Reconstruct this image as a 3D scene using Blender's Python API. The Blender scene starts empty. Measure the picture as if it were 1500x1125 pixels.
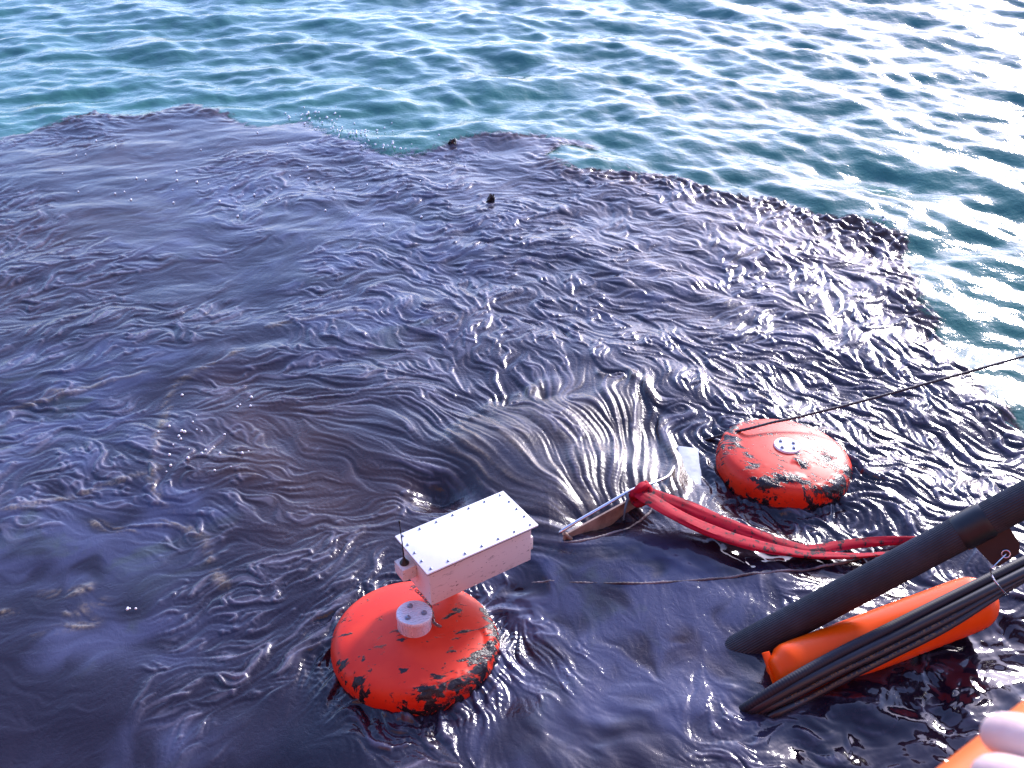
import bpy, bmesh, math, random
import numpy as np
from mathutils import Vector, Matrix

random.seed(7)
S = bpy.context.scene
COL = S.collection
R = math.radians

# ------------------------------------------------------------------ camera, sky, sun, exposure
CAM_H, PITCH, FOC = 3.4, R(33.0), 1472.0            # metres, down-tilt, focal length in photo pixels (1500 wide)
cam = bpy.data.cameras.new("camera")
cam.sensor_width = 36.0
cam.lens = 36.0 * FOC / 1500.0
cam.clip_start, cam.clip_end = 0.05, 8000
cam.dof.use_dof = True
cam.dof.focus_distance = 4.8
cam.dof.aperture_fstop = 15.0
cam_ob = bpy.data.objects.new("camera", cam)
cam_ob.location = (0, 0, CAM_H)
cam_ob.rotation_euler = (math.pi / 2 - PITCH, 0, 0)
COL.objects.link(cam_ob)
S.camera = cam_ob

SUN_AZ, SUN_EL = R(32), R(24)                       # azimuth measured from +Y towards +X
world = bpy.data.worlds.new("World")
S.world = world
world.use_nodes = True
wn = world.node_tree
wn.nodes.clear()
sky = wn.nodes.new("ShaderNodeTexSky")
sky.sky_type = 'NISHITA'
sky.sun_disc = False
sky.sun_elevation = SUN_EL
sky.sun_rotation = SUN_AZ
sky.air_density = 1.0
sky.dust_density = 1.0
sky.ozone_density = 4.0
bg = wn.nodes.new("ShaderNodeBackground")
bg.inputs["Strength"].default_value = 0.15
wo = wn.nodes.new("ShaderNodeOutputWorld")
wb = wn.nodes.new("ShaderNodeMix"); wb.data_type = 'RGBA'; wb.blend_type = 'MULTIPLY'; wb.inputs[0].default_value = 1.0
wb.inputs[7].default_value = (1.03, 0.93, 1.14, 1)     # the camera's cool, slightly violet white balance
wn.links.new(sky.outputs[0], wb.inputs[6])
wn.links.new(wb.outputs[2], bg.inputs[0])
wn.links.new(bg.outputs[0], wo.inputs[0])

sun = bpy.data.lights.new("sun", 'SUN')
sun.energy = 2.0
sun.angle = R(9)
sun.color = (1.0, 0.94, 0.90)
sun_ob = bpy.data.objects.new("sun", sun)
sd = Vector((math.sin(SUN_AZ) * math.cos(SUN_EL), math.cos(SUN_AZ) * math.cos(SUN_EL), math.sin(SUN_EL)))
sun_ob.rotation_euler = (-sd).to_track_quat('-Z', 'Y').to_euler()
sun_ob.location = (20, 30, 30)
COL.objects.link(sun_ob)

S.view_settings.view_transform = 'Standard'
S.view_settings.look = 'None'
S.view_settings.gamma = 1.0
S.view_settings.use_curve_mapping = False
S.view_settings.exposure = 1.6

# ------------------------------------------------------------------ helpers: measuring
SP, CP = math.sin(PITCH), math.cos(PITCH)
def at(px, py, z=0.0):
    """point of the place seen at a photo pixel, at height z"""
    u, v = (px - 750) / FOC, -(py - 562.5) / FOC
    d = (u, CP + v * SP, -SP + v * CP)
    t = (z - CAM_H) / d[2]
    return Vector((d[0] * t, d[1] * t, z))

def at_np(p, z=0.0):
    return np.array([at(q[0], q[1], z)[:2] for q in p])

# ------------------------------------------------------------------ helpers: numpy noise
def lattice(n, seed):
    return np.random.RandomState(seed).rand(n, n).astype(np.float32)

def vnoise(x, y, seed):
    """smooth value noise in -1..1"""
    L = lattice(256, seed)
    xi, yi = np.floor(x).astype(np.int32), np.floor(y).astype(np.int32)
    fx, fy = (x - xi).astype(np.float32), (y - yi).astype(np.float32)
    fx = fx * fx * fx * (fx * (fx * 6 - 15) + 10); fy = fy * fy * fy * (fy * (fy * 6 - 15) + 10)
    x0, y0 = xi & 255, yi & 255
    x1, y1 = (xi + 1) & 255, (yi + 1) & 255
    a = L[y0, x0] * (1 - fx) + L[y0, x1] * fx
    b = L[y1, x0] * (1 - fx) + L[y1, x1] * fx
    return (a * (1 - fy) + b * fy) * 2 - 1

def fbm(x, y, seed, octaves=4, gain=0.5):
    s = 0; a = 1; t = 0
    ca, sa = math.cos(0.7), math.sin(0.7)
    for k in range(octaves):
        s = s + a * vnoise(x, y, seed + k * 13); t += a
        x, y = (x * ca - y * sa) * 2.03 + 11.3, (x * sa + y * ca) * 2.03 + 5.7
        a *= gain
    return s / t

def sstep(a, b, x):
    t = np.clip((x - a) / (b - a), 0, 1)
    return t * t * (3 - 2 * t)

def seg_dist(X, Y, P, closed=False):
    d = np.full(X.shape, 1e9, np.float32)
    n = len(P)
    for i in range(n if closed else n - 1):
        ax, ay = P[i]; bx, by = P[(i + 1) % n]
        vx, vy = bx - ax, by - ay
        t = np.clip(((X - ax) * vx + (Y - ay) * vy) / (vx * vx + vy * vy + 1e-12), 0, 1)
        d = np.minimum(d, (X - ax - t * vx) ** 2 + (Y - ay - t * vy) ** 2)
    return np.sqrt(d)

def inside(X, Y, P):
    r = np.zeros(X.shape, bool)
    n = len(P)
    for i in range(n):
        ax, ay = P[i]; bx, by = P[(i + 1) % n]
        c = ((ay > Y) != (by > Y)) & (X < (bx - ax) * (Y - ay) / ((by - ay) + 1e-12) + ax)
        r ^= c
    return r

def sdist(X, Y, P):
    return np.where(inside(X, Y, P), 1, -1) * seg_dist(X, Y, P, True)

# ------------------------------------------------------------------ field grid over the slick
FX0, FX1, FY0, FY1, FS = -8.0, 7.0, 1.5, 12.6, 0.0068
fx = np.arange(FX0, FX1, FS, dtype=np.float32); fy = np.arange(FY0, FY1, FS, dtype=np.float32)
NX, NY = len(fx), len(fy)
KC = 7                                              # coarse grid for smooth controls
CX, CY = np.meshgrid(fx[::KC], fy[::KC])

def bil(A, x, y, x0=FX0, y0=FY0, s=FS):
    h, w = A.shape
    u = np.clip((x - x0) / s, 0, w - 1.001); v = np.clip((y - y0) / s, 0, h - 1.001)
    i, j = u.astype(np.int32), v.astype(np.int32)
    a, b = (u - i).astype(np.float32), (v - j).astype(np.float32)
    return (A[j, i] * (1 - a) + A[j, i + 1] * a) * (1 - b) + (A[j + 1, i] * (1 - a) + A[j + 1, i + 1] * a) * b

def cbil(A, x, y):
    return bil(A, x, y, s=FS * KC)

EDGE = [(-700, 330), (-250, 225), (0, 190), (60, 180), (130, 158), (200, 166), (280, 148), (330, 158), (385, 176), (450, 166), (500, 186),
        (560, 203), (605, 212), (650, 196), (700, 186), (780, 191), (850, 200), (890, 213), (932, 247), (918, 250), (880, 222), (840, 214), (818, 228), (850, 246), (900, 252), (940, 252), (1000, 257),
        (1060, 276), (1130, 290), (1200, 308), (1280, 324), (1335, 345), (1345, 385), (1378, 410), (1386, 455), (1412, 485), (1440, 540),
        (1480, 590), (1530, 640), (1620, 700), (1900, 860), (2300, 1500), (-900, 1500)]
edgeW = at_np(EDGE)
edge_d = sdist(CX, CY, edgeW).astype(np.float32)     # >0 inside the slick
edge_d = edge_d + 0.10 * fbm(CX * 1.6, CY * 1.1, 41, 4) + 0.12 * fbm(CX * 4, CY * 2.6, 77, 5, .62)

def blob(px, py, rx, ry=None):
    """smooth 0..1 bump round a photo pixel; radii in metres"""
    p = at(px, py); ry = ry or rx
    return np.exp(-(((CX - p.x) / rx) ** 2 + ((CY - p.y) / ry) ** 2)).astype(np.float32)

def blobs(lst):
    out = np.zeros_like(CX)
    for b in lst:
        out = np.maximum(out, b[-1] * blob(*b[:-1]))
    return out

MOUND = [(640, 655), (690, 610), (740, 578), (800, 556), (880, 545), (935, 560), (960, 610), (985, 670), (992, 712), (960, 728), (925, 735), (880, 765), (825, 795), (790, 800), (740, 760), (690, 725)]
mound_d = sdist(CX, CY, at_np(MOUND)).astype(np.float32)
funnel = np.maximum(sstep(-0.35, 0.12, mound_d), blobs([(560, 630, .6, .5, .85), (480, 600, .6, .5, .5), (640, 600, .5, .5, .8)])).astype(np.float32)
mound = sstep(-0.10, 0.16, mound_d)
glassy = np.clip(blobs([(1300, 1060, .75, .45, 1.), (1450, 980, .6, .5, 1.), (1180, 1080, .5, .35, .8), (1080, 822, .45, .16, 1.), (960, 815, .25, .1, .7), (770, 880, .14, .28, .8), (740, 1000, .2, .2, .4),
                        (880, 1080, .45, .3, .6)]), 0, 1).astype(np.float32)
choppy = np.clip(blobs([(1150, 420, 1.7, 1.5, 1.), (1350, 560, 1.1, 1.3, 1.), (950, 400, 1.3, 1.2, .8), (1330, 680, .8, .7, 1.), (1000, 330, 1.5, 1.2, .8), (1080, 560, .8, .7, .8), (720, 330, 1.2, 1.2, .5)]), 0, 1).astype(np.float32)
thinblue = np.clip(blobs([(60, 800, .75, .45, 1.), (60, 640, .8, .4, .7), (230, 760, .4, .25, .8), (150, 930, .5, .25, .8), (300, 300, 1.4, 1.5, .42), (560, 350, 1.2, 1.4, .5), (100, 540, .8, .4, .7),
                         (860, 980, .5, .35, .9), (900, 890, .7, .4, 1.), (980, 1000, .5, .3, .8), (760, 1050, .4, .3, .7), (560, 470, .8, .6, .5), (200, 1100, .5, .2, .5), (1000, 420, 1.2, 1., .4), (560, 200, .9, .7, .6)]), 0, 1).astype(np.float32)
rim = (np.exp(-((edge_d - 0.14) / 0.22) ** 2) * np.clip(blobs([(1000, 262, 1.6, .9, .9), (1250, 340, 1.2, 1., 1.), (1380, 430, .6, .9, .7), (700, 195, .7, .6, .8), (280, 160, .8, .7, .7), (130, 165, .8, .7, .8), (1150, 320, 1.2, .9, 1.)]), 0, 1)).astype(np.float32)
softm = blobs([(560, 205, 1.3, 1.0, 1.), (820, 225, .9, .7, .15), (430, 180, .8, .8, .6), (40, 190, 1., .9, .5), (1400, 470, .5, .7, .4)])
brown = np.clip(blobs([(400, 640, .6, .5, 1.), (500, 720, .5, .4, .9), (330, 560, .4, .35, .6), (120, 330, 1.2, 1.1, 1.), (1250, 350, 1.0, .8, .8), (430, 780, .4, .2, .6), (650, 470, .5, .5, .5), (230, 230, 1.4, 1.0, .95), (430, 240, 1.0, .8, .6), (60, 430, .9, .7, .6), (1000, 930, .2, .25, .5)]), 0, 1).astype(np.float32)

# ------------------------------------------------------------------ flow of the oil (strokes read off the surface)
STROKES = [
 (50,300,1,-.2),(100,400,1,-.25),(200,250,1,-.15),(400,300,1,-.12),(400,400,1,-.2),(600,250,1,0),(600,350,1,-.05),(800,250,1,.08),(800,350,1,.15),
 (50,550,1,-.22),(150,550,1,-.22),(300,450,1,-.15),(60,650,1,-.25),(160,660,1,-.25),(60,760,1,-.2),(100,900,1,-.25),(300,950,1,-.3),(400,870,1,-.1),(200,850,1,-.2),
 (450,560,1,.12),(550,600,1,.3),(620,640,1,.5),(700,620,1,.7),(760,600,1,.95),(820,600,.55,1),(870,560,.4,1),(920,600,.3,1),(950,640,.12,1),(972,690,-.2,1),
 (880,660,.1,1),(820,680,.55,1),(740,680,1,.8),(690,690,1,.65),(800,740,1,.4),(785,775,1,.1),(840,735,.5,1),(900,700,-.1,1),(930,690,-.25,1),(450,620,1,.2),(400,700,1,.02),(500,720,1,.1),
 (560,660,1,.42),(350,600,1,-.08),(600,540,1,.3),(300,700,1,0),(660,650,1,.6),(520,560,1,.2),(480,520,1,.15),(640,700,1,.8),
 (720,480,.4,1),(650,480,.9,.7),(800,500,.5,1),(850,450,.8,.7),(950,450,.8,.6),(1000,500,.9,.55),(1100,450,1,.5),(1200,400,1,.45),(1300,450,.7,1),(1350,550,.5,1),
 (1400,620,.5,1),(1250,550,1,.6),(1100,560,1,.4),(1000,350,1,.4),(1150,330,1,.4),(1280,360,1,.3),(780,550,.6,1),
 (300,1080,1,-.5),(430,1000,1,-.4),(470,830,.35,-1),(450,1090,.6,-1),(520,1095,.4,1),(470,900,.3,-1),(760,900,-.4,1),(900,850,1,.08),(990,880,.15,1),(980,930,.35,1),(1010,985,.4,.9),
 (1060,960,1,.35),(850,1000,1,.4),(700,1090,.5,1),(900,1080,1,.25),(1100,1080,1,-.2),(1250,1090,.8,-.4),(1400,1000,.7,-.7),(1450,700,1,.6),(1350,700,1,.4),(1300,640,.8,.8),
 (1015,640,.3,1),(1000,770,1,.3),(900,810,1,-.3)]
wx = np.zeros_like(CX); wy = np.zeros_like(CX)
for (px, py, dx, dy) in STROKES:
    p = at(px, py); q = at(px + dx * 8, py + dy * 8) - p; q.normalize()
    w = 1.0 / (((CX - p.x) ** 2 + (CY - p.y) ** 2) / (0.3 + 0.02 * p.y * p.y) + 0.015) ** 1.6
    wx += w * q.x; wy += w * q.y
for (px, py, rad_, amt) in [(835, 588, .13, 1), (748, 594, .11, 1), (646, 712, .14, -1), (840, 432, .26, 1), (1000, 600, .15, -1), (350, 330, .3, 1), (912, 556, .12, -1), (770, 905, .16, 1), (660, 470, .2, -1), (1080, 430, .28, 1), (560, 330, .3, -1), (290, 700, .2, 1), (1010, 930, .14, -1)]:
    p = at(px, py); dx, dy = CX - p.x, CY - p.y; dd = np.sqrt(dx * dx + dy * dy) + 1e-4
    g = np.exp(-(dd / rad_) ** 2 * .8) * 1.6; m0 = np.sqrt(wx * wx + wy * wy)
    wx += g * m0 * amt * -dy / dd; wy += g * m0 * amt * dx / dd
ang = np.arctan2(wy, wx).astype(np.float32)
turb = (1.15 - .86 * np.clip(funnel * 1.15, 0, 1)) * (0.75 + 0.45 * choppy) * (1 - .5 * glassy)
dA = 0.9 * fbm(CX * 1.3, CY * 1.3, 301, 2) + 1.5 * fbm(CX * 3.6, CY * 3.6, 311, 3)
ang = ang + turb * dA
FXX, FYY = np.meshgrid(fx, fy)
up = lambda A: cbil(A, FXX, FYY).astype(np.float32)
vx, vy = up(np.cos(ang)), up(np.sin(ang))
fine_turb = up(np.clip(1.1 - .92 * funnel, 0, 1))
da = fine_turb * 1.3 * fbm(FXX * 9, FYY * 9, 331, 2)
ca, sa = np.cos(da), np.sin(da)
vx, vy = vx * ca - vy * sa, vx * sa + vy * ca
nrm = np.sqrt(vx * vx + vy * vy) + 1e-6
vx /= nrm; vy /= nrm

def blur(A, n):
    for _ in range(n):
        A = (np.roll(A, 1, 0) + 2 * A + np.roll(A, -1, 0)) * 0.25
        A = (np.roll(A, 1, 1) + 2 * A + np.roll(A, -1, 1)) * 0.25
    return A

def std(A):
    A = A - A.mean()
    return A / A.std()

rs = np.random.RandomState(5)
n_fine = std(blur(rs.randn(NY, NX).astype(np.float32), 1))
n_mid = std(blur(rs.randn(NY, NX).astype(np.float32), 7))
n_big = std(blur(rs.randn(NY, NX).astype(np.float32), 40))
acc = [n_fine.copy(), n_mid.copy(), n_big.copy()]
short = [np.zeros_like(n_fine), np.zeros_like(n_fine), np.zeros_like(n_fine)]
flat = [n_fine.ravel(), n_mid.ravel(), n_big.ravel()]
vxf, vyf = vx.ravel(), vy.ravel()
LEN = 44
for sgn in (1.0, -1.0):
    gx = np.tile(np.arange(NX, dtype=np.float32), NY); gy = np.repeat(np.arange(NY, dtype=np.float32), NX)
    idx = np.arange(NX * NY)
    for k in range(LEN):
        step = 1.35
        gx = np.clip(gx + sgn * step * vxf[idx], 0, NX - 1); gy = np.clip(gy + sgn * step * vyf[idx], 0, NY - 1)
        idx = (gy + .5).astype(np.int32) * NX + (gx + .5).astype(np.int32)
        w = 0.5 + 0.5 * math.cos(math.pi * k / LEN)
        w2 = 0.5 + 0.5 * math.cos(math.pi * k / 15) if k < 15 else 0
        for a_, b_, n_ in zip(acc, short, flat):
            g = n_[idx].reshape(NY, NX)
            a_ += w * g
            if w2: b_ += w2 * g
wl = up(np.clip(funnel * 1.2 + .25 * thinblue, 0, 1))            # long streaks near the mouth, short wrinkles elsewhere
lic_f, lic_m, lic_b = [wl * std(a_) + (1 - wl) * std(b_ + n_) for a_, b_, n_ in zip(acc, short, (n_fine, n_mid, n_big))]

# ------------------------------------------------------------------ relief of the oil on the fine grid
F_fun, F_gl, F_ch, F_rim, F_mo, F_ed, F_thin, F_br = map(up, (funnel, glassy, choppy, rim, mound, edge_d, thinblue, brown))
patch = fbm(FXX * 0.9, FYY * 0.9, 401, 3)            # where wrinkles gather
patch2 = fbm(FXX * 2.3, FYY * 2.3, 431, 3)
wr_mask = sstep(-0.15, 0.35, patch + 0.5 * F_ch + .45 * patch2 + 0.10)
def contour(A, lev, wid):
    """thin line of even width (in cells) where A crosses a level"""
    gy, gx = np.gradient(A)
    d = np.abs(A - lev) / (np.sqrt(gx * gx + gy * gy) + .012)
    return np.exp(-(d / wid) ** 2).astype(np.float32)
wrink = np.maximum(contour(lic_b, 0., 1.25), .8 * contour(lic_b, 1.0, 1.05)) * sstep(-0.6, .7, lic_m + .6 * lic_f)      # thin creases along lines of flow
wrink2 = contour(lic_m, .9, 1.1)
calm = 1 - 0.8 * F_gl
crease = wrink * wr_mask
relief = calm * (
    (1 - F_fun) * (0.0020 * (0.45 + .55 * wr_mask) * lic_b + 0.0013 * lic_m * (0.25 + .75 * wr_mask) + 0.0013 * lic_f * (.3 + .7 * wr_mask)
                   + 0.0085 * crease + 0.0026 * wrink2 * wr_mask)
    + F_fun * ((0.0030 + .003 * patch2) * lic_b + (0.0018 + .0014 * patch2) * lic_m + 0.0021 * lic_f * (.8 + .7 * patch2) + 0.0012 * np.maximum(lic_m, 0) ** 2 * F_mo + .006 * wrink * sstep(-.1, .5, patch2)))
relief += F_ch * calm * (0.0014 * lic_b + .0016 * lic_m + .0012 * lic_f + .004 * wrink)
ridged = 1 - np.abs(fbm(FXX * 9 + .15 * lic_b, FYY * 7, 451, 4)) * 2
relief += F_rim * (0.006 + 0.020 * ridged + 0.005 * lic_m)
relief += 0.055 * up(sstep(-.05, .42, mound_d)) + 0.010 * F_mo + 0.012 * F_mo * fbm(FXX * 3, FYY * 3, 461, 2)
gl_wave = fbm(FXX * 4.2 + .08 * lic_b, FYY * 4.2, 471, 3, .42)
relief += F_gl * (0.040 * gl_wave + .0016 * lic_b)
dips = [(885, 770, .20, .07, -.045), (645, 722, .13, .11, -.10), (735, 588, .05, .05, -.035), (797, 584, .05, .05, -.035)]
for b in dips:
    relief += b[-1] * up(blob(*b[:-1]))
for cx_, cy_ in ((-.428, 3.085), (1.490, 4.395)):             # the oil creeps up and wrinkles round the floats
    dd = np.hypot(FXX - cx_, FYY - cy_)
    relief += .014 * np.exp(-((dd - .372) / .022) ** 2) * (.7 + 1.3 * patch2 + .3 * lic_b)
    relief += .006 * np.exp(-((dd - .40) / .10) ** 2) * (lic_m * .8 + .5 * lic_f + .25 * np.sin((dd - .37) * 95 + 9 * patch2 + 2.5 * lic_b))
# creases of brown-grey scum that gather on the left and near the slick's margin
SCUM = [[(355, 512), (320, 530), (285, 548), (258, 562), (245, 590), (236, 625), (228, 660), (222, 700), (232, 735), (250, 752)],
        [(255, 750), (235, 770), (180, 778), (135, 765)], [(235, 690), (150, 715), (60, 740), (-20, 752)],
        [(10, 600), (80, 580), (160, 560), (220, 545)], [(60, 870), (110, 865), (130, 860)], [(100, 895), (130, 890), (155, 880)], [(55, 930), (100, 922), (140, 912)],
        [(0, 900), (30, 896)], [(60, 572), (110, 576), (155, 555)], [(250, 760), (300, 790), (310, 830), (330, 860)], [(390, 480), (450, 470), (520, 455), (560, 460)]]
scum_d = np.full(CX.shape, 9., np.float32)
for ln in SCUM:
    scum_d = np.minimum(scum_d, seg_dist(CX, CY, at_np(ln)))
F_sc = up(scum_d) + .014 * fbm(FXX * 8, FYY * 8, 501, 3)
scum = np.exp(-(F_sc / 0.022) ** 2) * sstep(-1.5, .6, lic_f + .7 * lic_m + .6 * patch2)
relief += scum * (0.004 + .003 * lic_m)
LIP = [(885, 552), (915, 553), (938, 563), (955, 595), (970, 630), (984, 665), (992, 700), (986, 722), (968, 730)]
CURL = [(655, 648), (690, 618), (722, 592), (748, 580), (775, 576), (800, 560), (840, 548)]
lip = np.exp(-((up(seg_dist(CX, CY, at_np(LIP))) + .03 * patch2) / .045) ** 2)
curl = np.exp(-((up(seg_dist(CX, CY, at_np(CURL))) + .04 * patch2) / .04) ** 2) * sstep(-.5, .5, patch2)
relief += lip * (.022 + .010 * lic_m) + curl * (.012 + .009 * lic_m)
scum = np.clip(scum + (lip + .8 * curl) * sstep(-.8, .9, lic_m + .5 * lic_f) * .75, 0, 1)
scum = np.clip(scum + .55 * wrink * wr_mask * sstep(0.05, .4, vnoise(FXX * 1.1, FYY * 1.1, 521)) * (F_thin * .7 + F_fun * .6), 0, 1)
scum = np.clip(scum + .7 * sstep(.6, 1.6, lic_m) * F_mo * sstep(.0, .5, vnoise(FXX * 5, FYY * 3, 523)), 0, 1)
film = np.clip(F_thin * (.85 + .45 * patch2 + .34 * lic_b) + .18 * patch + .1, 0, 1) * (1 - .9 * F_mo) * (1 - F_rim)
brn = np.clip(1.2 * F_rim + F_br * (.8 + .5 * patch2 + .15 * lic_b), 0, 1)

# ------------------------------------------------------------------ waves
rw = np.random.RandomState(21)
WAVES = []
for base, n_, spread in ((R(42), 48, .22), (R(110), 30, .25), (R(75), 12, .6)):
    for k in range(n_):
        lam = 0.17 * (1.9 / 0.17) ** rw.rand()
        WAVES.append((lam, base + rw.randn() * spread * (1.9 if lam < .38 else 1.), rw.rand() * 6.283, base > 1.5))
def waves(x, y, damp, chop):
    """height of the sea; damp 0..1 calms the short waves under the oil"""
    zl = np.zeros(x.shape, np.float32); zs = np.zeros(x.shape, np.float32)
    wxp = x + .10 * vnoise(x * .8, y * .8, 61); wyp = y + .10 * vnoise(x * .8 + 9, y * .8, 67)
    mix_l = (1 - sstep(-6, 7, x)).astype(np.float32)
    for lam, th, ph, left in WAVES:
        k = 6.2832 / lam
        a = 0.0050 * lam ** 1.02
        s = np.sin(k * (wxp * math.cos(th) + wyp * math.sin(th)) + ph)
        s = s + .30 * (1 - 2 * np.abs(s) ** 1.5)      # sharper crests
        s = s * ((.35 + .75 * mix_l) if left else (1.1 - .5 * mix_l))
        if lam > 0.45: zl += a * s
        else: zs += a * s
    return zl * (1 - .58 * damp) + zs * (1 - damp) * 1.0 + zs * damp * chop

def make_grid(name, th0, th1, nt, r0, r1, nr, zfun, keep=None, attrs=None):
    th = np.linspace(th0, th1, nt, dtype=np.float32); rr = (r0 * (r1 / r0) ** np.linspace(0, 1, nr)).astype(np.float32)
    T, RR = np.meshgrid(th, rr)
    X, Y = RR * np.sin(T), RR * np.cos(T)
    Z = zfun(X, Y)
    co = np.stack([X, Y, Z], -1).reshape(-1, 3).astype(np.float32)
    i = np.arange(nr * nt, dtype=np.int32).reshape(nr, nt)
    q = np.stack([i[:-1, :-1], i[:-1, 1:], i[1:, 1:], i[1:, :-1]], -1).reshape(-1, 4)[:, ::-1]
    if keep is not None:
        kv = keep(X, Y).ravel()
        q = q[kv[q].any(1)]
        used = np.unique(q); remap = np.full(nr * nt, -1, np.int32); remap[used] = np.arange(len(used))
        q = remap[q]; co = co[used]
    else:
        used = slice(None)
    me = bpy.data.meshes.new(name)
    me.vertices.add(len(co)); me.vertices.foreach_set("co", co.ravel())
    me.loops.add(q.size); me.loops.foreach_set("vertex_index", q.ravel())
    me.polygons.add(len(q)); me.polygons.foreach_set("loop_start", np.arange(0, q.size, 4, dtype=np.int32))
    me.update(calc_edges=True)
    me.polygons.foreach_set("use_smooth", np.ones(len(q), bool))
    if attrs:
        for an, A in attrs(X, Y).items():
            at_ = me.attributes.new(an, 'FLOAT', 'POINT')
            at_.data.foreach_set("value", A.reshape(-1)[used].astype(np.float32))
    ob = bpy.data.objects.new(name, me)
    COL.objects.link(ob)
    return ob

def damp_at(x, y):
    return cbil(sstep(-.25, .35, edge_d), x, y)
def chop_at(x, y):
    return cbil(.12 + .45 * choppy + .30 * glassy - .12 * funnel, x, y)
def sea(x, y):
    return waves(x, y, damp_at(x, y), chop_at(x, y))

# ------------------------------------------------------------------ materials
def mat(name, color=(.5, .5, .5), rough=.5, metal=0., spec=None, ior=None):
    m = bpy.data.materials.new(name); m.use_nodes = True
    b = m.node_tree.nodes["Principled BSDF"]
    b.inputs["Base Color"].default_value = (*color, 1)
    b.inputs["Roughness"].default_value = rough
    b.inputs["Metallic"].default_value = metal
    if ior: b.inputs["IOR"].default_value = ior
    if spec is not None: b.inputs["Specular IOR Level"].default_value = spec
    return m

class NT:
    """small node-tree writer"""
    def __init__(s, m):
        s.t = m.node_tree; s.n = s.t.nodes; s.b = s.n["Principled BSDF"]
        s.tc = s.n.new("ShaderNodeTexCoord")
    def link(s, a, b): s.t.links.new(a, b)
    def mapping(s, scale=(1, 1, 1), loc=(0, 0, 0), src="Object"):
        m = s.n.new("ShaderNodeMapping"); m.inputs["Scale"].default_value = scale; m.inputs["Location"].default_value = loc
        s.link(s.tc.outputs[src], m.inputs["Vector"]); return m.outputs[0]
    def noise(s, scale, detail=4, rough=.55, vec=None, dist=0.):
        n = s.n.new("ShaderNodeTexNoise"); n.inputs["Scale"].default_value = scale; n.inputs["Detail"].default_value = detail
        n.inputs["Roughness"].default_value = rough; n.inputs["Distortion"].default_value = dist
        s.link(vec or s.tc.outputs["Object"], n.inputs["Vector"]); return n.outputs["Fac"]
    def math(s, op, a, b=None, clamp=False):
        n = s.n.new("ShaderNodeMath"); n.operation = op; n.use_clamp = clamp
        for k, v in enumerate((a, b)):
            if v is None: continue
            if isinstance(v, (int, float)): n.inputs[k].default_value = v
            else: s.link(v, n.inputs[k])
        return n.outputs[0]
    def ramp(s, v, a, b, c=0., d=1.):
        n = s.n.new("ShaderNodeMapRange"); n.interpolation_type = 'SMOOTHSTEP'
        s.link(v, n.inputs[0])
        for k, q in zip((1, 2, 3, 4), (a, b, c, d)): n.inputs[k].default_value = q
        return n.outputs[0]
    def mix(s, f, a, b):
        n = s.n.new("ShaderNodeMix"); n.data_type = 'RGBA'
        if isinstance(f, (int, float)): n.inputs[0].default_value = f
        else: s.link(f, n.inputs[0])
        for k, v in ((6, a), (7, b)):
            if isinstance(v, tuple): n.inputs[k].default_value = (*v, 1)
            else: s.link(v, n.inputs[k])
        return n.outputs[2]
    def attr(s, name):
        n = s.n.new("ShaderNodeAttribute"); n.attribute_name = name; return n.outputs["Fac"]
    def bump(s, h, strength, dist, normal=None):
        n = s.n.new("ShaderNodeBump"); n.inputs["Strength"].default_value = strength; n.inputs["Distance"].default_value = dist
        s.link(h, n.inputs["Height"])
        if normal: s.link(normal, n.inputs["Normal"])
        return n.outputs[0]
    def sep(s, vec):
        n = s.n.new("ShaderNodeSeparateXYZ"); s.link(vec, n.inputs[0]); return n.outputs
    def out(s, **k):
        for a, v in k.items():
            i = s.b.inputs[a.replace("_", " ")]
            if isinstance(v, (int, float, tuple)): i.default_value = v
            else: s.link(v, i)

m_water = mat("sea_water", (.006, .085, .085), .085, ior=1.33)
n = NT(m_water)
c1 = n.noise(.35, 4)
n.out(Base_Color=n.mix(n.ramp(c1, .3, .7), (.026, .112, .088), (.045, .165, .130)),
      Normal=n.bump(n.noise(26, 4, .55, n.mapping((1, 1, 1))), .5, .004, n.bump(n.noise(8, 3), .7, .014)))

m_oil = mat("crude_oil", (.02, .01, .01), .2, ior=1.48)
n = NT(m_oil)
mot = n.noise(3.2, 5, .6, dist=.6)
fil = n.math('ADD', n.attr("film"), n.math('MULTIPLY', n.math('SUBTRACT', mot, .5), .5), True)
col = n.mix(n.attr("brown"), (.012, .006, .012), (.042, .019, .013))
tint = n.mix(n.ramp(n.noise(1.7, 4, .6, None, .8), .52, .68), (.048, .050, .098), (.048, .058, .064))
col = n.mix(n.ramp(n.attr('skin'), .95, .3), col, (.060, .030, .018))
col = n.mix(n.ramp(fil, .10, .95), col, tint)  # thin film's own blue, with part of its sky reflection painted in
ms = n.attr("mousse")
col = n.mix(n.math('MULTIPLY', ms, .8), col, (.050, .036, .036))
sc = n.math('MULTIPLY', n.attr("scum"), n.ramp(n.noise(60, 3), .35, .65, .35, 1.))
col = n.mix(n.math('MULTIPLY', sc, .9), col, (.240, .185, .120))
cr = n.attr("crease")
col = n.mix(n.math('MULTIPLY', cr, .5), col, (.21, .195, .26))  # bright reflections along the creases, painted into the base colour as pale lavender
rgh = n.math('ADD', n.math('ADD', n.ramp(n.noise(5, 4), .3, .7, .09, .19), n.math('MULTIPLY', n.attr("gloss"), -.13)), n.math('MULTIPLY', n.math('MAXIMUM', n.math('MAXIMUM', sc, cr), n.math('MULTIPLY', ms, 1.2)), .19), True)
rid = n.math('ABSOLUTE', n.math('SUBTRACT', n.noise(21, 5, .6, n.mapping((1, .75, 1)), .9), .5))
rough_w = n.ramp(n.attr("gloss"), .1, .8, 1., .12)
b0 = n.bump(n.noise(60, 4, .62, dist=.6), .30, .005); b1 = n.bump(rid, .55, -.010, b0)
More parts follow.
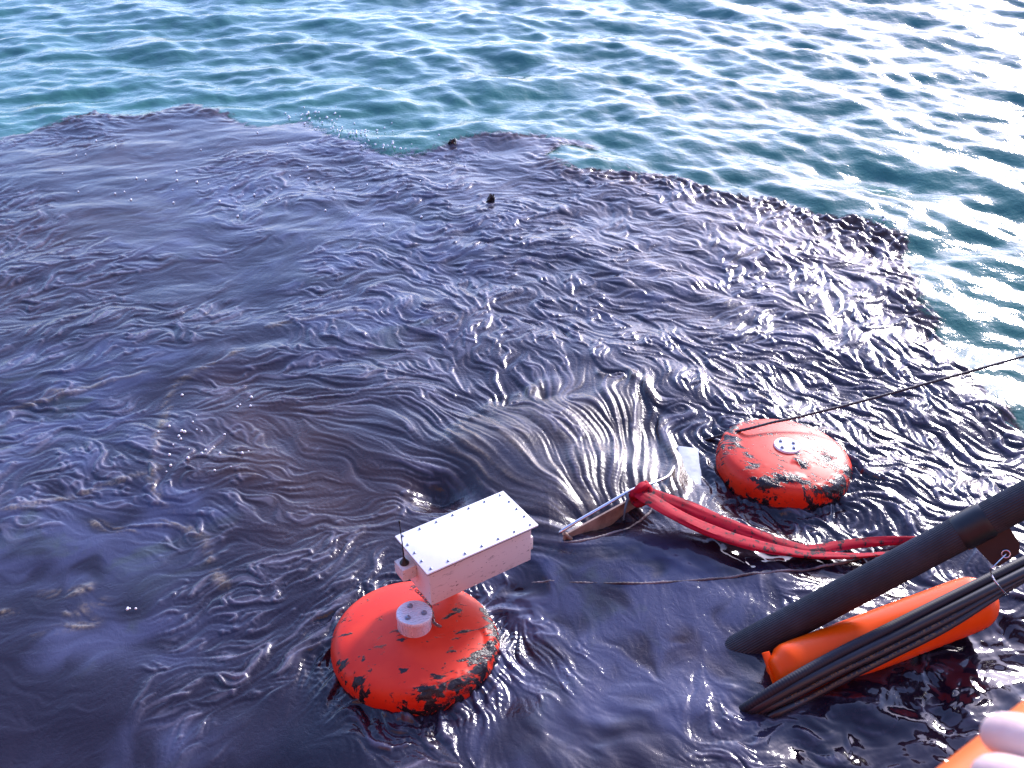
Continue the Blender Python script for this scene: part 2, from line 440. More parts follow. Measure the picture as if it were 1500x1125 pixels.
n.link(n.math('MULTIPLY', rough_w, .16), b0.node.inputs["Strength"]); n.link(n.math('MULTIPLY', rough_w, .34), b1.node.inputs["Strength"])
al = n.ramp(n.math('ADD', n.attr("skin"), n.math('MULTIPLY', n.math('SUBTRACT', n.noise(7, 7, .68, n.mapping((1, .8, 1)), .8), .5), 1.5)), .28, .62)
n.out(Base_Color=col, Roughness=n.math('MAXIMUM', rgh, .03), Normal=b1, Alpha=al, Specular_IOR_Level=n.math('SUBTRACT', n.ramp(n.attr("brown"), 0, 1, .5, .33), n.math('MULTIPLY', ms, .12)))

# ------------------------------------------------------------------ sea and slick
def z_water(x, y):
    z = sea(x, y)
    far = sstep(22., 60., np.sqrt(x * x + y * y))
    z = z * (1 - far)
    return z - .10 * sstep(.12, .5, cbil(edge_d, x, y)) * (x > FX0) * (x < FX1) * (y < FY1) * (y > FY0)
water = make_grid("water", R(-48), R(48), 560, 5.0, 60.0, 560, z_water)
water.data.materials.append(m_water)
water["kind"] = "structure"
# the sea goes on to the horizon and round behind the boat
bm = bmesh.new()
ring = []
for r_ in (59.5, 200, 900, 5000):
    ring.append([bm.verts.new((r_ * math.sin(2 * math.pi * k / 96), r_ * math.cos(2 * math.pi * k / 96), -.006)) for k in range(96)])
for a_, b_ in zip(ring, ring[1:]):
    for k in range(96):
        bm.faces.new((a_[k], b_[k], b_[(k + 1) % 96], a_[(k + 1) % 96]))
mid = bm.verts.new((0, 0, -.16)); near = [bm.verts.new((59.5 * math.sin(2 * math.pi * k / 96), 59.5 * math.cos(2 * math.pi * k / 96), -.16)) for k in range(96)]
for k in range(96):
    bm.faces.new((mid, near[(k + 1) % 96], near[k]))
bmesh.ops.recalc_face_normals(bm, faces=bm.faces)
for f in bm.faces:
    if f.normal.z < 0: f.normal_flip()
me = bpy.data.meshes.new("open_sea"); bm.to_mesh(me); bm.free()
sea_far = bpy.data.objects.new("open_sea", me); COL.objects.link(sea_far)
me.materials.append(m_water); sea_far["kind"] = "structure"

def z_oil(x, y):
    e = cbil(edge_d, x, y)
    th = -.030 + .040 * sstep(-.09, -.02, e)
    return sea(x, y) + th + bil(relief, x, y) * sstep(-.06, .12, e)
def oil_attrs(x, y):
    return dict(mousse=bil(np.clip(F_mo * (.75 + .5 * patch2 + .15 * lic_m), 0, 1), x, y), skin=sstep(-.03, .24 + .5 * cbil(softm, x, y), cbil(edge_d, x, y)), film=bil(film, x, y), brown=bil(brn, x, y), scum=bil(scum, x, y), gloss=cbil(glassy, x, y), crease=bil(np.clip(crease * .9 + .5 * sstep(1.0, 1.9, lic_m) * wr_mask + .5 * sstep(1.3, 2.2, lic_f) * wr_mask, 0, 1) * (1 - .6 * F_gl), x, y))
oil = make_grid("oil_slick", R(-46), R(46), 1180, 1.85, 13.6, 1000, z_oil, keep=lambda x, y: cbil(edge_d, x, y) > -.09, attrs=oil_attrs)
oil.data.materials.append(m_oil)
oil["kind"] = "stuff"
oil["label"] = "dark purple brown oil slick wrinkled across the sea"
oil["category"] = "oil slick"

def sea_z(x, y):
    return float(z_oil(np.array([x], np.float32), np.array([y], np.float32))[0])

# ------------------------------------------------------------------ the vessel the photograph is taken from (behind and below the camera)
m_hull = mat("red_hull_paint", (.26, .035, .025), .45)
m_house = mat("deckhouse_paint", (.34, .20, .15), .6)
bm = bmesh.new()
def slab(x0, x1, y0, y1, z0, z1, mi):
    vs = [bm.verts.new(p) for p in ((x0, y0, z0), (x1, y0, z0), (x1, y1, z0), (x0, y1, z0), (x0, y0, z1), (x1, y0, z1), (x1, y1, z1), (x0, y1, z1))]
    for q in ((3, 2, 1, 0), (4, 5, 6, 7), (0, 1, 5, 4), (1, 2, 6, 5), (2, 3, 7, 6), (3, 0, 4, 7)):
        f = bm.faces.new([vs[k] for k in q]); f.material_index = mi
slab(-14, 12, -7.0, .15, -.8, 1.75, 0)
slab(-14, 12, .03, .16, 1.752, 2.35, 0)
slab(-9, 8, -6.2, -1.6, 1.752, 7.5, 1)
me = bpy.data.meshes.new("ship_hull"); bm.to_mesh(me); bm.free()
me.materials.append(m_hull); me.materials.append(m_house)
ship = bpy.data.objects.new("ship_hull", me); COL.objects.link(ship); ship["kind"] = "structure"

# ------------------------------------------------------------------ helpers: things and parts
def thing(name, loc, label, cat, group=None, rot=(0, 0, 0)):
    o = bpy.data.objects.new(name, None); COL.objects.link(o)
    o.empty_display_size = .1
    o.location = loc; o.rotation_euler = rot
    o["label"] = label; o["category"] = cat
    if group: o["group"] = group
    return o

def link(name, bm, m, parent=None, smooth=True, loc=None, rot=None, recalc=True):
    if recalc: bmesh.ops.recalc_face_normals(bm, faces=bm.faces)
    me = bpy.data.meshes.new(name); bm.to_mesh(me); bm.free()
    if smooth:
        for p in me.polygons: p.use_smooth = True
        try: me.set_sharp_from_angle(angle=R(38))
        except Exception: pass
    me.materials.append(m)
    o = bpy.data.objects.new(name, me); COL.objects.link(o)
    if parent: o.parent = parent
    if loc is not None: o.location = loc
    if rot is not None: o.rotation_euler = rot
    return o

def copy_piece(src, parent, loc, rot=None):
    o = src.copy(); COL.objects.link(o); o.parent = parent; o.location = loc
    if rot is not None: o.rotation_euler = rot
    return o

def lathe(bm, prof, seg=64, off=(0, 0, 0), wob=None):
    rings = []
    for (r, z) in prof:
        if r < 1e-6:
            rings.append([bm.verts.new((off[0], off[1], off[2] + z))])
        else:
            rings.append([bm.verts.new((off[0] + r * math.cos(2 * math.pi * k / seg), off[1] + r * math.sin(2 * math.pi * k / seg), off[2] + z)) for k in range(seg)])
    for a, b in zip(rings, rings[1:]):
        for k in range(seg):
            k2 = (k + 1) % seg
            if len(a) == 1 and len(b) > 1: bm.faces.new((a[0], b[k2], b[k]))
            elif len(b) == 1 and len(a) > 1: bm.faces.new((a[k], a[k2], b[0]))
            elif len(a) > 1: bm.faces.new((a[k], a[k2], b[k2], b[k]))

def box(bm, c, s, bev=.0, rot=None):
    r = bmesh.ops.create_cube(bm, size=1)
    vs = r["verts"]
    M = Matrix.Translation(c) @ (rot.to_4x4() if rot else Matrix()) @ Matrix.Diagonal((*s, 1))
    bmesh.ops.transform(bm, matrix=M, verts=vs)
    if bev:
        es = list({e for v in vs for e in v.link_edges})
        bmesh.ops.bevel(bm, geom=es, offset=bev, segments=2, affect='EDGES', profile=.5)

def spline(pts, n):
    """Catmull-Rom through points"""
    P = [Vector(p) for p in pts]; P = [P[0] * 2 - P[1]] + P + [P[-1] * 2 - P[-2]]
    out = []
    segs = len(P) - 3
    for i in range(segs):
        m_ = max(2, round(n / segs))
        for k in range(m_ + (1 if i == segs - 1 else 0)):
            t = k / m_
            a, b, c, d = P[i:i + 4]
            out.append(.5 * (2 * b + (c - a) * t + (2 * a - 5 * b + 4 * c - d) * t * t + (3 * b - a - 3 * c + d) * t ** 3))
    return out

def sweep(bm, path, sect, cap=True, upv=Vector((0, 0, 1))):
    """sect(i, t, s) -> list of (side, up) offsets; t in 0..1, s metres along"""
    rings = []; s = 0; L = sum((b - a).length for a, b in zip(path, path[1:]))
    for i, p in enumerate(path):
        if i: s += (p - path[i - 1]).length
        tg = (path[min(i + 1, len(path) - 1)] - path[max(i - 1, 0)]).normalized()
        side = tg.cross(upv).normalized(); u = side.cross(tg).normalized()
        rings.append([bm.verts.new(p + side * a + u * b) for a, b in sect(i, s / L, s)])
    m_ = len(rings[0])
    for a, b in zip(rings, rings[1:]):
        for k in range(m_):
            bm.faces.new((a[k], a[(k + 1) % m_], b[(k + 1) % m_], b[k]))
    if cap:
        bm.faces.new(rings[0][::-1]); bm.faces.new(rings[-1])

def circ(r, seg=12, ph=0.):
    return [(r * math.cos(2 * math.pi * k / seg + ph), r * math.sin(2 * math.pi * k / seg + ph)) for k in range(seg)]

def tube(bm, path, r, seg=12, cap=True):
    rf = r if callable(r) else (lambda t: r)
    sweep(bm, path, lambda i, t, s: circ(rf(t), seg), cap)

# ------------------------------------------------------------------ more materials
def paint_orange(name, seed, dens_attr=True):
    m = mat(name, (.72, .035, .012), .32, spec=.32)
    n = NT(m)
    v = n.mapping((1, 1, 1), (seed * 3.1, seed * 1.7, seed))
    fade = n.noise(7, 4, .5, v)
    base = n.mix(n.ramp(fade, .35, .7), (.64, .022, .003), (.72, .036, .008))
    sx = n.mapping((1.0, 2.1, 1.0), (seed * 3.1, seed * 1.7, seed))
    big = n.noise(11, 8, .66, sx, .5)
    den = n.attr("dirt")
    f = n.ramp(n.math('ADD', big, den), .60, .625)
    thin = n.ramp(n.math('ADD', n.noise(26, 6, .7, sx, .3), n.math('MULTIPLY', den, .8)), .62, .71, 0, .7)
    mask = n.math('MAXIMUM', f, thin)
    col = n.mix(mask, base, n.mix(n.noise(40, 3, .5, v), (.008, .005, .007), (.026, .018, .022)))
    bp = n.bump(n.math('MULTIPLY', f, n.ramp(n.noise(70, 4, .6, v), .2, .8, .5, 1.)), .7, .006)
    n.out(Base_Color=col, Roughness=n.math('ADD', n.ramp(mask, 0, 1, .40, .18), n.math('MULTIPLY', fade, .1)), Normal=bp)
    return m

m_white = mat("white_paint", (.80, .79, .80), .38)
n = NT(m_white)
v = n.mapping((1, 1, 1))
sp = n.ramp(n.noise(55, 4, .6, n.mapping((1, 1, 2.2))), .645, .68)
run = n.math('MULTIPLY', n.ramp(n.noise(9, 5, .65, n.mapping((1, 1, 3.))), .58, .70), .45)
n.out(Base_Color=n.mix(n.math('MAXIMUM', sp, run), n.mix(n.noise(5, 4), (.78, .71, .66), (.70, .60, .55)), (.10, .06, .055)), Roughness=.4)
m_lid = mat("white_lid_paint", (.86, .86, .87), .35)
n = NT(m_lid); n.out(Base_Color=n.mix(n.ramp(n.noise(14, 5), .4, .8), (.86, .86, .87), (.78, .78, .80)))
m_metal = mat("brushed_aluminium", (.78, .79, .82), .28, .35)
n = NT(m_metal); n.out(Roughness=n.ramp(n.noise(40, 3, .5, n.mapping((1, 8, 1))), .3, .7, .2, .4), Base_Color=n.mix(n.ramp(n.noise(22, 5, .65), .62, .74), (.74, .74, .77), (.20, .12, .10)))
m_plate = mat("white_cap_paint", (.86, .86, .88), .3)
m_bolt = mat("steel_bolt", (.32, .33, .38), .35, .9)
m_clot = mat("thick_oil", (.010, .006, .007), .16)
m_black = mat("black_rubber", (.008, .008, .011), .42)
m_gasket = mat("black_gasket", (.012, .010, .014), .6)
m_chain = mat("oiled_chain_steel", (.22, .20, .20), .3, .9)

# ------------------------------------------------------------------ orange floats
FL_PROF = [(0, -.17), (.27, -.17), (.33, -.12), (.356, -.05), (.364, .0), (.366, .03), (.362, .058), (.351, .082), (.332, .100), (.303, .111), (.26, .120), (.20, .129), (.15, .134), (.10, .138), (.05, .140), (0, .141)]
def dense(prof, n):
    p = spline([(r, 0, z) for r, z in prof], n)
    return [(max(q.x, 0), q.z) for q in p[:-1]] + [(0, prof[-1][1])]

def make_float(pos, rot, label, seed, dirt_list, tall):
    t = thing("skimmer_float", pos, label, "float", "orange skimmer floats", rot)
    bm = bmesh.new()
    prof = dense(FL_PROF, 90); prof[0] = (0, FL_PROF[0][1])
    lathe(bm, prof, 220)
    co = np.array([v.co[:] for v in bm.verts], np.float32)
    nz = fbm(co[:, 0] * 9 + seed * 7, co[:, 1] * 9, 601 + seed, 4)
    base_d = -.012 if tall else -.002
    den = np.full(len(co), base_d, np.float32)
    rr = np.hypot(co[:, 0], co[:, 1]); aa = np.degrees(np.arctan2(co[:, 1], co[:, 0]))
    for (a0, r0, da_, dr, amt) in dirt_list:
        d1 = ((aa - a0 + 180) % 360 - 180) / da_
        den = np.maximum(den, base_d + amt * (.68 if tall else 1.) * np.exp(-d1 ** 2 - ((rr - r0) / dr) ** 2))
    # thick clots of oil stand proud of the skin
    thick = sstep(.10, .20, den + .16 * nz) * (co[:, 2] > -.02)
    nd = np.stack([co[:, 0] / (rr + 1e-6) * sstep(.25, .36, rr), co[:, 1] / (rr + 1e-6) * sstep(.25, .36, rr), np.ones_like(rr)], 1)
    co += nd * (thick * (.006 + .004 * fbm(co[:, 0] * 40, co[:, 1] * 40 + co[:, 2] * 60, 640 + seed, 2)))[:, None]
    for v, c in zip(bm.verts, co): v.co = c
    o = link("float_body", bm, paint_orange("orange_float_paint_%s" % ("oily" if tall else "smeared"), seed), t)
    a = o.data.attributes.new("dirt", 'FLOAT', 'POINT'); a.data.foreach_set("value", den)
    zc = .136
    bm = bmesh.new()
    if tall:
        lathe(bm, [(0, zc - .01), (.073, zc - .01), (.074, zc), (.074, zc + .062), (.078, zc + .064), (.078, zc + .076), (.075, zc + .081), (0, zc + .082)], 48)
        top = zc + .082
    else:
        lathe(bm, [(0, zc - .01), (.072, zc - .01), (.072, zc + .010), (.069, zc + .014), (0, zc + .0145)], 48)
        top = zc + .0145
    cap = link("cap", bm, m_metal if tall else m_plate, t)
    first = None
    for ang_ in ((100, 215, 335) if tall else (60, 165, 255, 350)):
        p = Vector((.043 * math.cos(R(ang_)), .043 * math.sin(R(ang_)), top))
        if first is None:
            bm = bmesh.new(); lathe(bm, [(.0135, 0), (.0135, .0015), (.0095, .002), (.0095, .009), (.006, .0105), (0, .0105)], 12)
            first = link("bolt", bm, m_bolt, cap, loc=p)
        else: copy_piece(first, cap, p)
    return t

f_left = make_float((-.428, 3.085, 0), (R(-2), R(2.5), R(20)), "large orange float under the white box with a tall silver cap", 1,
    [(-60 - 20, .345, 36, .055, .26), (-25 - 20, .35, 24, .05, .30), (10 - 20, .345, 26, .05, .27), (-130 - 20, .35, 22, .04, .16), (35 - 20, .20, 16, .05, .17), (-5 - 20, .19, 13, .035, .14), (-20 - 20, .27, 10, .04, .10), (172 - 20, .31, 10, .03, .12), (60 - 20, .3, 22, .05, .16)], True)
f_right = make_float((1.490, 4.395, 0.0), (R(-3), R(1), R(-35)), "smeared orange float with a flat white cap beneath the dark rope", 4,
    [(-20 + 35, .22, 20, .07, .20), (-55 + 35, .345, 28, .05, .24), (-100 + 35, .27, 24, .05, .17), (-70 + 35, .15, 22, .05, .16), (170 + 35, .30, 22, .06, .17), (140 + 35, .33, 30, .04, .16), (-150 + 35, .25, 18, .06, .10), (55 + 35, .32, 12, .03, .28), (-30 + 35, .33, 14, .04, .24), (-120 + 35, .335, 14, .04, .2)], False)

# little chain from the left float's cap up to the box
cp = [Vector(q) - f_left.location for q in (at(611, 866, .215), at(622, 876, .20), at(630, 888, .185), at(634, 902, .17), at(636, 912, .163), at(643, 917, .160))]
path = spline(cp, 13)
ring_bm = bmesh.new()
first = None
chain_root = None
for k, p in enumerate(path):
    tg = (path[min(k + 1, len(path) - 1)] - path[max(k - 1, 0)]).normalized()
    q = tg.to_track_quat('X', 'Z').to_euler(); q.rotate_axis('X', R(90) * (k % 2))
    if first is None:
        bm = bmesh.new()
        loop = [Vector((.011 * math.cos(a), .006 * math.sin(a), 0)) for a in [2 * math.pi * j / 12 for j in range(12)]]
        rings = []
        for j, c in enumerate(loop):
            tg2 = (loop[(j + 1) % 12] - loop[j - 1]).normalized(); sd_ = Vector((0, 0, 1)); nn = tg2.cross(sd_)
            rings.append([bm.verts.new(c + (nn * math.cos(2 * math.pi * h / 6) + sd_ * math.sin(2 * math.pi * h / 6)) * .0022) for h in range(6)])
        for j in range(12):
            for h in range(6):
                bm.faces.new((rings[j][h], rings[j][(h + 1) % 6], rings[(j + 1) % 12][(h + 1) % 6], rings[(j + 1) % 12][h]))
        chain_root = link("chain", bm, m_chain, f_left, loc=p, rot=q); first = chain_root
    else:
        o = copy_piece(first, f_left, p, q); o.name = "chain_link"
chain_root.name = "chain_link"
# undo the float's own tilt for these pieces: they were placed in world axes
inv = f_left.rotation_euler.to_matrix().inverted()
for o in list(f_left.children):
    if o.name.startswith("chain_link"):
        o.location = inv @ o.location

# ------------------------------------------------------------------ white control box
ZL = .44
L_, B_, R_, F_ = at(577, 787, ZL), at(733, 720, ZL), at(793, 768, ZL), at(627, 840, ZL)
bc = (L_ + B_ + R_ + F_) / 4
ex = ((B_ - L_) + (R_ - F_)).normalized(); bl = ((B_ - L_).length + (R_ - F_).length) / 2
bw = ((L_ - F_).length + (B_ - R_).length) / 2
yaw = math.atan2(ex.y, ex.x)
BH = .202                                            # body height
bx = thing("control_box", (bc.x, bc.y, ZL - BH - .012), "white metal box with a bolted lid and whip antenna above the left float", "box", rot=(0, 0, yaw))
bm = bmesh.new(); box(bm, (0, 0, BH / 2), (bl - .045, bw - .045, BH), .004)
body = link("box_body", bm, m_white, bx)
bm = bmesh.new(); box(bm, (0, 0, BH + .0022), (bl - .003, bw - .003, .0042), .0008)
link("gasket", bm, m_gasket, bx)
bm = bmesh.new(); box(bm, (0, 0, BH + .009), (bl, bw, .009), .002)
lid = link("lid", bm, m_lid, bx)
first = None
spots = []
for k in range(7):
    x = -bl / 2 + .03 + (bl - .06) * k / 6
    spots += [(x, bw / 2 - .02), (x, -bw / 2 + .02)]
for k in (1, 2, 3):
    y = -bw / 2 + .02 + (bw - .04) * k / 4
    spots += [(-bl / 2 + .02, y), (bl / 2 - .02, y)]
for (x, y) in spots:
    if first is None:
        bm = bmesh.new(); lathe(bm, [(.0068, 0), (.0068, .001), (.005, .0015), (.005, .005), (.003, .006), (0, .006)], 10)
        first = link("bolt", bm, m_bolt, lid, loc=(x, y, BH + .0135))
    else: copy_piece(first, lid, (x, y, BH + .0135))
# antenna housing on the near end of the box
hx = -bl / 2 + .0225 - .034
bm = bmesh.new(); box(bm, (hx, .035, BH - .088), (.068, .080, .066), .004)
hous = link("antenna_housing", bm, m_white, bx)
bm = bmesh.new(); lathe(bm, [(.0, 0), (.020, 0), (.021, .004), (.016, .013), (.010, .019), (.006, .03), (.004, .036), (0, .036)], 20)
tube(bm, [Vector((0, 0, .03)), Vector((-.003, .0, .12)), Vector((-.008, 0, .235))], lambda t: .0034 - .0012 * t, 8)
lathe(bm, [(0, .233), (.0046, .234), (.0046, .244), (0, .246)], 8, (-.008, 0, 0))
link("antenna", bm, m_black, hous, loc=(hx - .004, .035, BH - .055))
# bracket that carries the box, and the pale flange at its far end
bm = bmesh.new()
box(bm, (.06, .05, -.016), (.26, .08, .030), .004); box(bm, (-.02, .085, -.12), (.05, .05, .20), .004)
link("bracket", bm, m_gasket, bx)
bm = bmesh.new(); box(bm, (bl / 2 - .005, .0, .030), (.075, .12, .075), .004)
link("end_flange", bm, m_white, bx)

# ------------------------------------------------------------------ mouth of the skimmer
m_pipe = mat("bare_steel_pipe", (.62, .60, .64), .25, 1.)
m_tan = mat("weathered_panel", (.30, .20, .15), .5)
n = NT(m_tan); n.out(Base_Color=n.mix(n.ramp(n.noise(9, 6, .65), .35, .7), (.36, .25, .19), (.17, .10, .075)))
m_pale = mat("pale_panel", (.55, .60, .66), .35)
n = NT(m_pale); n.out(Base_Color=n.mix(n.ramp(n.noise(7, 5, .6), .4, .75), (.42, .48, .54), (.16, .20, .26)))
m_blue = mat("blue_cord", (.10, .17, .24), .6)
c0 = at(875, 750, .05)
mouth = thing("skimmer_mouth", c0, "tan panel and steel pipe at the mouth swallowing the oil", "skimmer mouth")
rel = lambda q: q - c0
pts = [rel(at(818, 782, .06)), rel(at(823, 778, .10)), rel(at(845, 764, .125)), rel(at(885, 741, .145)), rel(at(925, 718, .16)), rel(at(955, 708, .14)), rel(at(978, 698, .09)), rel(at(987, 684, .03))]
bm = bmesh.new(); tube(bm, spline(pts, 46), .0085, 12); link("pipe", bm, m_pipe, mouth)
a1, a2 = rel(at(826, 781, .085)), rel(at(942, 718, .12))
bm = bmesh.new()
dd = (a2 - a1); th_ = Vector((dd.y, -dd.x, 0)).normalized() * .010
q = [a1, a2, Vector((a2.x, a2.y, -.16)), Vector((a1.x, a1.y, -.16))]
q = [p + Vector((0, 0, -.012)) for p in q[:2]] + q[2:]
fr = [bm.verts.new(p - th_ * .5) for p in q]; bk = [bm.verts.new(p + th_ * .5) for p in q]
bm.faces.new(fr); bm.faces.new(bk[::-1])
for k in range(4): bm.faces.new((fr[k], fr[(k + 1) % 4], bk[(k + 1) % 4], bk[k]))
link("front_panel", bm, m_tan, mouth, smooth=False)
bm = bmesh.new(); tube(bm, [a1 + Vector((0, 0, .0)), rel(at(836, 789, .04)), rel(at(842, 796, -.03))], .011, 10); link("foot_tube", bm, m_tan, mouth)
bm = bmesh.new(); tube(bm, spline([rel(at(918, 722, .165)), rel(at(919, 732, .14)), rel(at(916, 745, .09)), rel(at(913, 762, .01))], 14), lambda t: .008 - .004 * t, 8); link("cord", bm, m_blue, mouth)
bm = bmesh.new()
PZ = sea_z(at(1008, 690).x, at(1008, 690).y) + .008
pp = [rel(at(992, 652, PZ)), rel(at(1024, 656, PZ - .006)), rel(at(1030, 720, PZ - .012)), rel(at(996, 730, PZ))]
tp = [bm.verts.new(p) for p in pp]; bt = [bm.verts.new(p + Vector((0, 0, -.12))) for p in pp]
bm.faces.new(tp); bm.faces.new(bt[::-1])
for k in range(4): bm.faces.new((tp[k], bt[k], bt[(k + 1) % 4], tp[(k + 1) % 4]))
bmesh.ops.bevel(bm, geom=bm.edges[:], offset=.006, segments=2, affect='EDGES')
link("side_panel", bm, m_pale, mouth)

# ------------------------------------------------------------------ red sling
m_red = mat("red_webbing", (.50, .022, .035), .62)
n = NT(m_red)
oil_sp = n.ramp(n.math('ADD', n.noise(24, 6, .68), n.ramp(n.sep(n.tc.outputs['Object'])[0], .3, .8, 0., .045)), .56, .63)
wet = n.ramp(n.noise(6, 4, .6), .45, .75)
wv = n.math('MULTIPLY', n.noise(160, 2), 1.)
n.out(Base_Color=n.mix(oil_sp, n.mix(wet, (.38, .005, .022), (.18, .002, .011)), (.025, .012, .018)), Specular_IOR_Level=.12, Roughness=.7, Normal=n.bump(wv, .25, .002))
k0 = at(938, 720, .15)
sling = thing("lifting_sling", k0, "red fabric sling knotted to the pipe and trailing to the hose", "sling")
rel = lambda q: q - k0
def strap(px_z, width, thick, folds, seed, twist=0.):
    path = spline([rel(at(*p)) for p in px_z], 90)
    def sect(i, t, s):
        w, h = width(t), thick(t)
        a0 = twist * t + .15 * math.sin(9 * t + seed)
        out = []
        for k in range(28):
            a = 2 * math.pi * k / 28
            f = 1 + folds * (1 + .5 * math.sin(31 * t + seed)) * (math.sin(5 * a + 7 * t + seed) * .55 + math.sin(9 * a - 11 * t + 2 * seed) * .35 + .3 * math.sin(3 * a + 23 * t))
            x, y = w * math.cos(a) * f, h * math.sin(a) * f
            out.append((x * math.cos(a0) - y * math.sin(a0), x * math.sin(a0) + y * math.cos(a0)))
        return out
    bm = bmesh.new(); sweep(bm, path, sect); return bm
lowA = [(938, 722, .165), (955, 733, .16), (985, 751, .145), (1030, 773, .12), (1080, 791, .09), (1130, 803, .06), (1180, 811, .03), (1230, 814, .022), (1285, 812, .022), (1340, 804, .02), (1395, 800, .0)]
upB = [(940, 716, .165), (965, 727, .15), (1000, 741, .13), (1050, 762, .10), (1095, 779, .075), (1140, 795, .05), (1185, 806, .028), (1230, 799, .02), (1285, 793, .02), (1340, 791, .02), (1395, 792, .0)]
prof_w = lambda t: .056 * (1 - .5 * t) * (.65 + .35 * math.cos(max(0, t - .55) * 3.2)) * (.8 + .2 * min(1, t * 10))
link("strap", strap(lowA, prof_w, lambda t: .017 - .009 * t, .12, 1., .6), m_red, sling)
link("strap", strap(upB, lambda t: prof_w(t) * .78, lambda t: .014 - .007 * t, .12, 3., -.5), m_red, sling)
bm = bmesh.new()
kp = [Vector((-.030, .002, -.045)), Vector((-.036, -.02, .0)), Vector((-.012, -.026, .035)), Vector((.018, 0, .036)), Vector((.022, .022, .0)), Vector((.0, .030, -.035)), Vector((-.022, .01, -.050)), Vector((-.012, -.03, -.05)), Vector((.02, -.038, -.02)), Vector((.034, -.01, .018)), Vector((.012, .022, .034))]
def ksect(i, t, s):
    return [(.025 * math.cos(a) * (1 + .12 * math.sin(3 * a + 20 * t)), .019 * math.sin(a) * (1 + .12 * math.sin(5 * a + 9 * t))) for a in [2 * math.pi * k / 18 for k in range(18)]]
sweep(bm, spline([p * 1.05 for p in kp], 60), ksect)
link("knot", bm, m_red, sling)

# ------------------------------------------------------------------ ropes
def rope(name, px_z, r, m, label, cat="rope", n_=420, hug=False):
    P = []
    for (px, py, z) in px_z:
        p = at(px, py, z)
        P.append(p)
    c = P[0].copy(); c.z = 0
    path = [p - c for p in spline(P, n_)]
    if hug:
        for p in path:
            p.z = sea_z(p.x + c.x, p.y + c.y) + p.z - .004 + .0045 * math.sin(p.x * 23) * math.sin(p.x * 9 + 1)
    def sect(i, t, s):
        tw = s / (r * 9) * 2 * math.pi
        return [((r * (.78 + .22 * abs(math.cos(1.5 * (a - tw))))) * math.cos(a), (r * (.78 + .22 * abs(math.cos(1.5 * (a - tw))))) * math.sin(a)) for a in [2 * math.pi * k / 14 for k in range(14)]]
    bm = bmesh.new(); sweep(bm, path, sect)
    o = link(name, bm, m, loc=c)
    o["label"] = label; o["category"] = cat
    return o
m_drope = mat("tarred_rope", (.028, .022, .030), .55)
m_lrope = mat("oiled_pale_rope", (.30, .26, .25), .6)
n = NT(m_lrope); n.out(Base_Color=n.mix(n.ramp(n.noise(4, 4, .6), .42, .6), (.22, .18, .18), (.04, .024, .026)))
rope("tow_rope", [(1015, 650, -.05), (1045, 641, .02), (1075, 633, .11), (1100, 627, .155), (1130, 619, .165), (1165, 612, .17), (1205, 602, .18), (1250, 591, .20), (1360, 561, .26), (1500, 522, .36), (1640, 482, .46)], .0085, m_drope, "thin dark rope stretched behind the right float to the open sea", n_=900)
rope("floating_rope", [(770, 852, -.006), (850, 855, .0), (930, 857, .002), (1000, 853, .003), (1080, 846, .004), (1150, 837, .006), (1200, 829, .008), (1280, 806, .008), (1340, 790, .008)], .0068, m_lrope, "pale brown rope lying on the oil beneath the red sling", n_=560, hug=True)
rope("frayed_rope", [(824, 803, -.002), (845, 802, .0), (872, 795, .004), (900, 784, .004), (925, 773, .003), (948, 760, .003), (958, 745, -.002)], .0072, m_lrope, "short pale rope curled in front of the tan panel", n_=200, hug=True)

# ------------------------------------------------------------------ big suction hose
m_hose = mat("ribbed_black_hose", (.022, .023, .030), .5)
n = NT(m_hose)
n.out(Base_Color=n.mix(n.ramp(n.noise(6, 6, .65, n.mapping((1, 1, 1))), .4, .75), (.009, .009, .014), (.024, .024, .036)), Roughness=n.ramp(n.noise(30, 4), .3, .7, .38, .6))
HP = [(1040, 975, -.13), (1110, 938, .0), (1263, 857, .30), (1378, 796, .50), (1485, 740, .70), (1600, 680, .90)]
P = [at(*p) for p in HP]
h0 = P[1].copy(); h0.z = 0
hose = thing("suction_hose", h0, "thick ribbed black suction hose slanting out of the oil", "hose")
path = [p - h0 for p in spline(P, 130)]
RH = .071
NS = 132
def hsect(i, t, s):
    return [((RH + .0014 * math.cos(44 * (2 * math.pi * k / NS) * 1.0)) * math.cos(2 * math.pi * k / NS + .12 * s), (RH + .0014 * math.cos(44 * (2 * math.pi * k / NS))) * math.sin(2 * math.pi * k / NS + .12 * s)) for k in range(NS)]
bm = bmesh.new(); sweep(bm, path, hsect); link("hose_body", bm, m_hose, hose)
ca_, cb_ = at(1404, 782.5, .547) - h0, at(1447, 760, .628) - h0
bm = bmesh.new()
cpath = [ca_.lerp(cb_, k / 10) for k in range(11)]
sweep(bm, cpath, lambda i, t, s: circ(RH + .007 - (.003 if i in (0, 10) else 0), 64)); link("cuff", bm, m_black, hose)
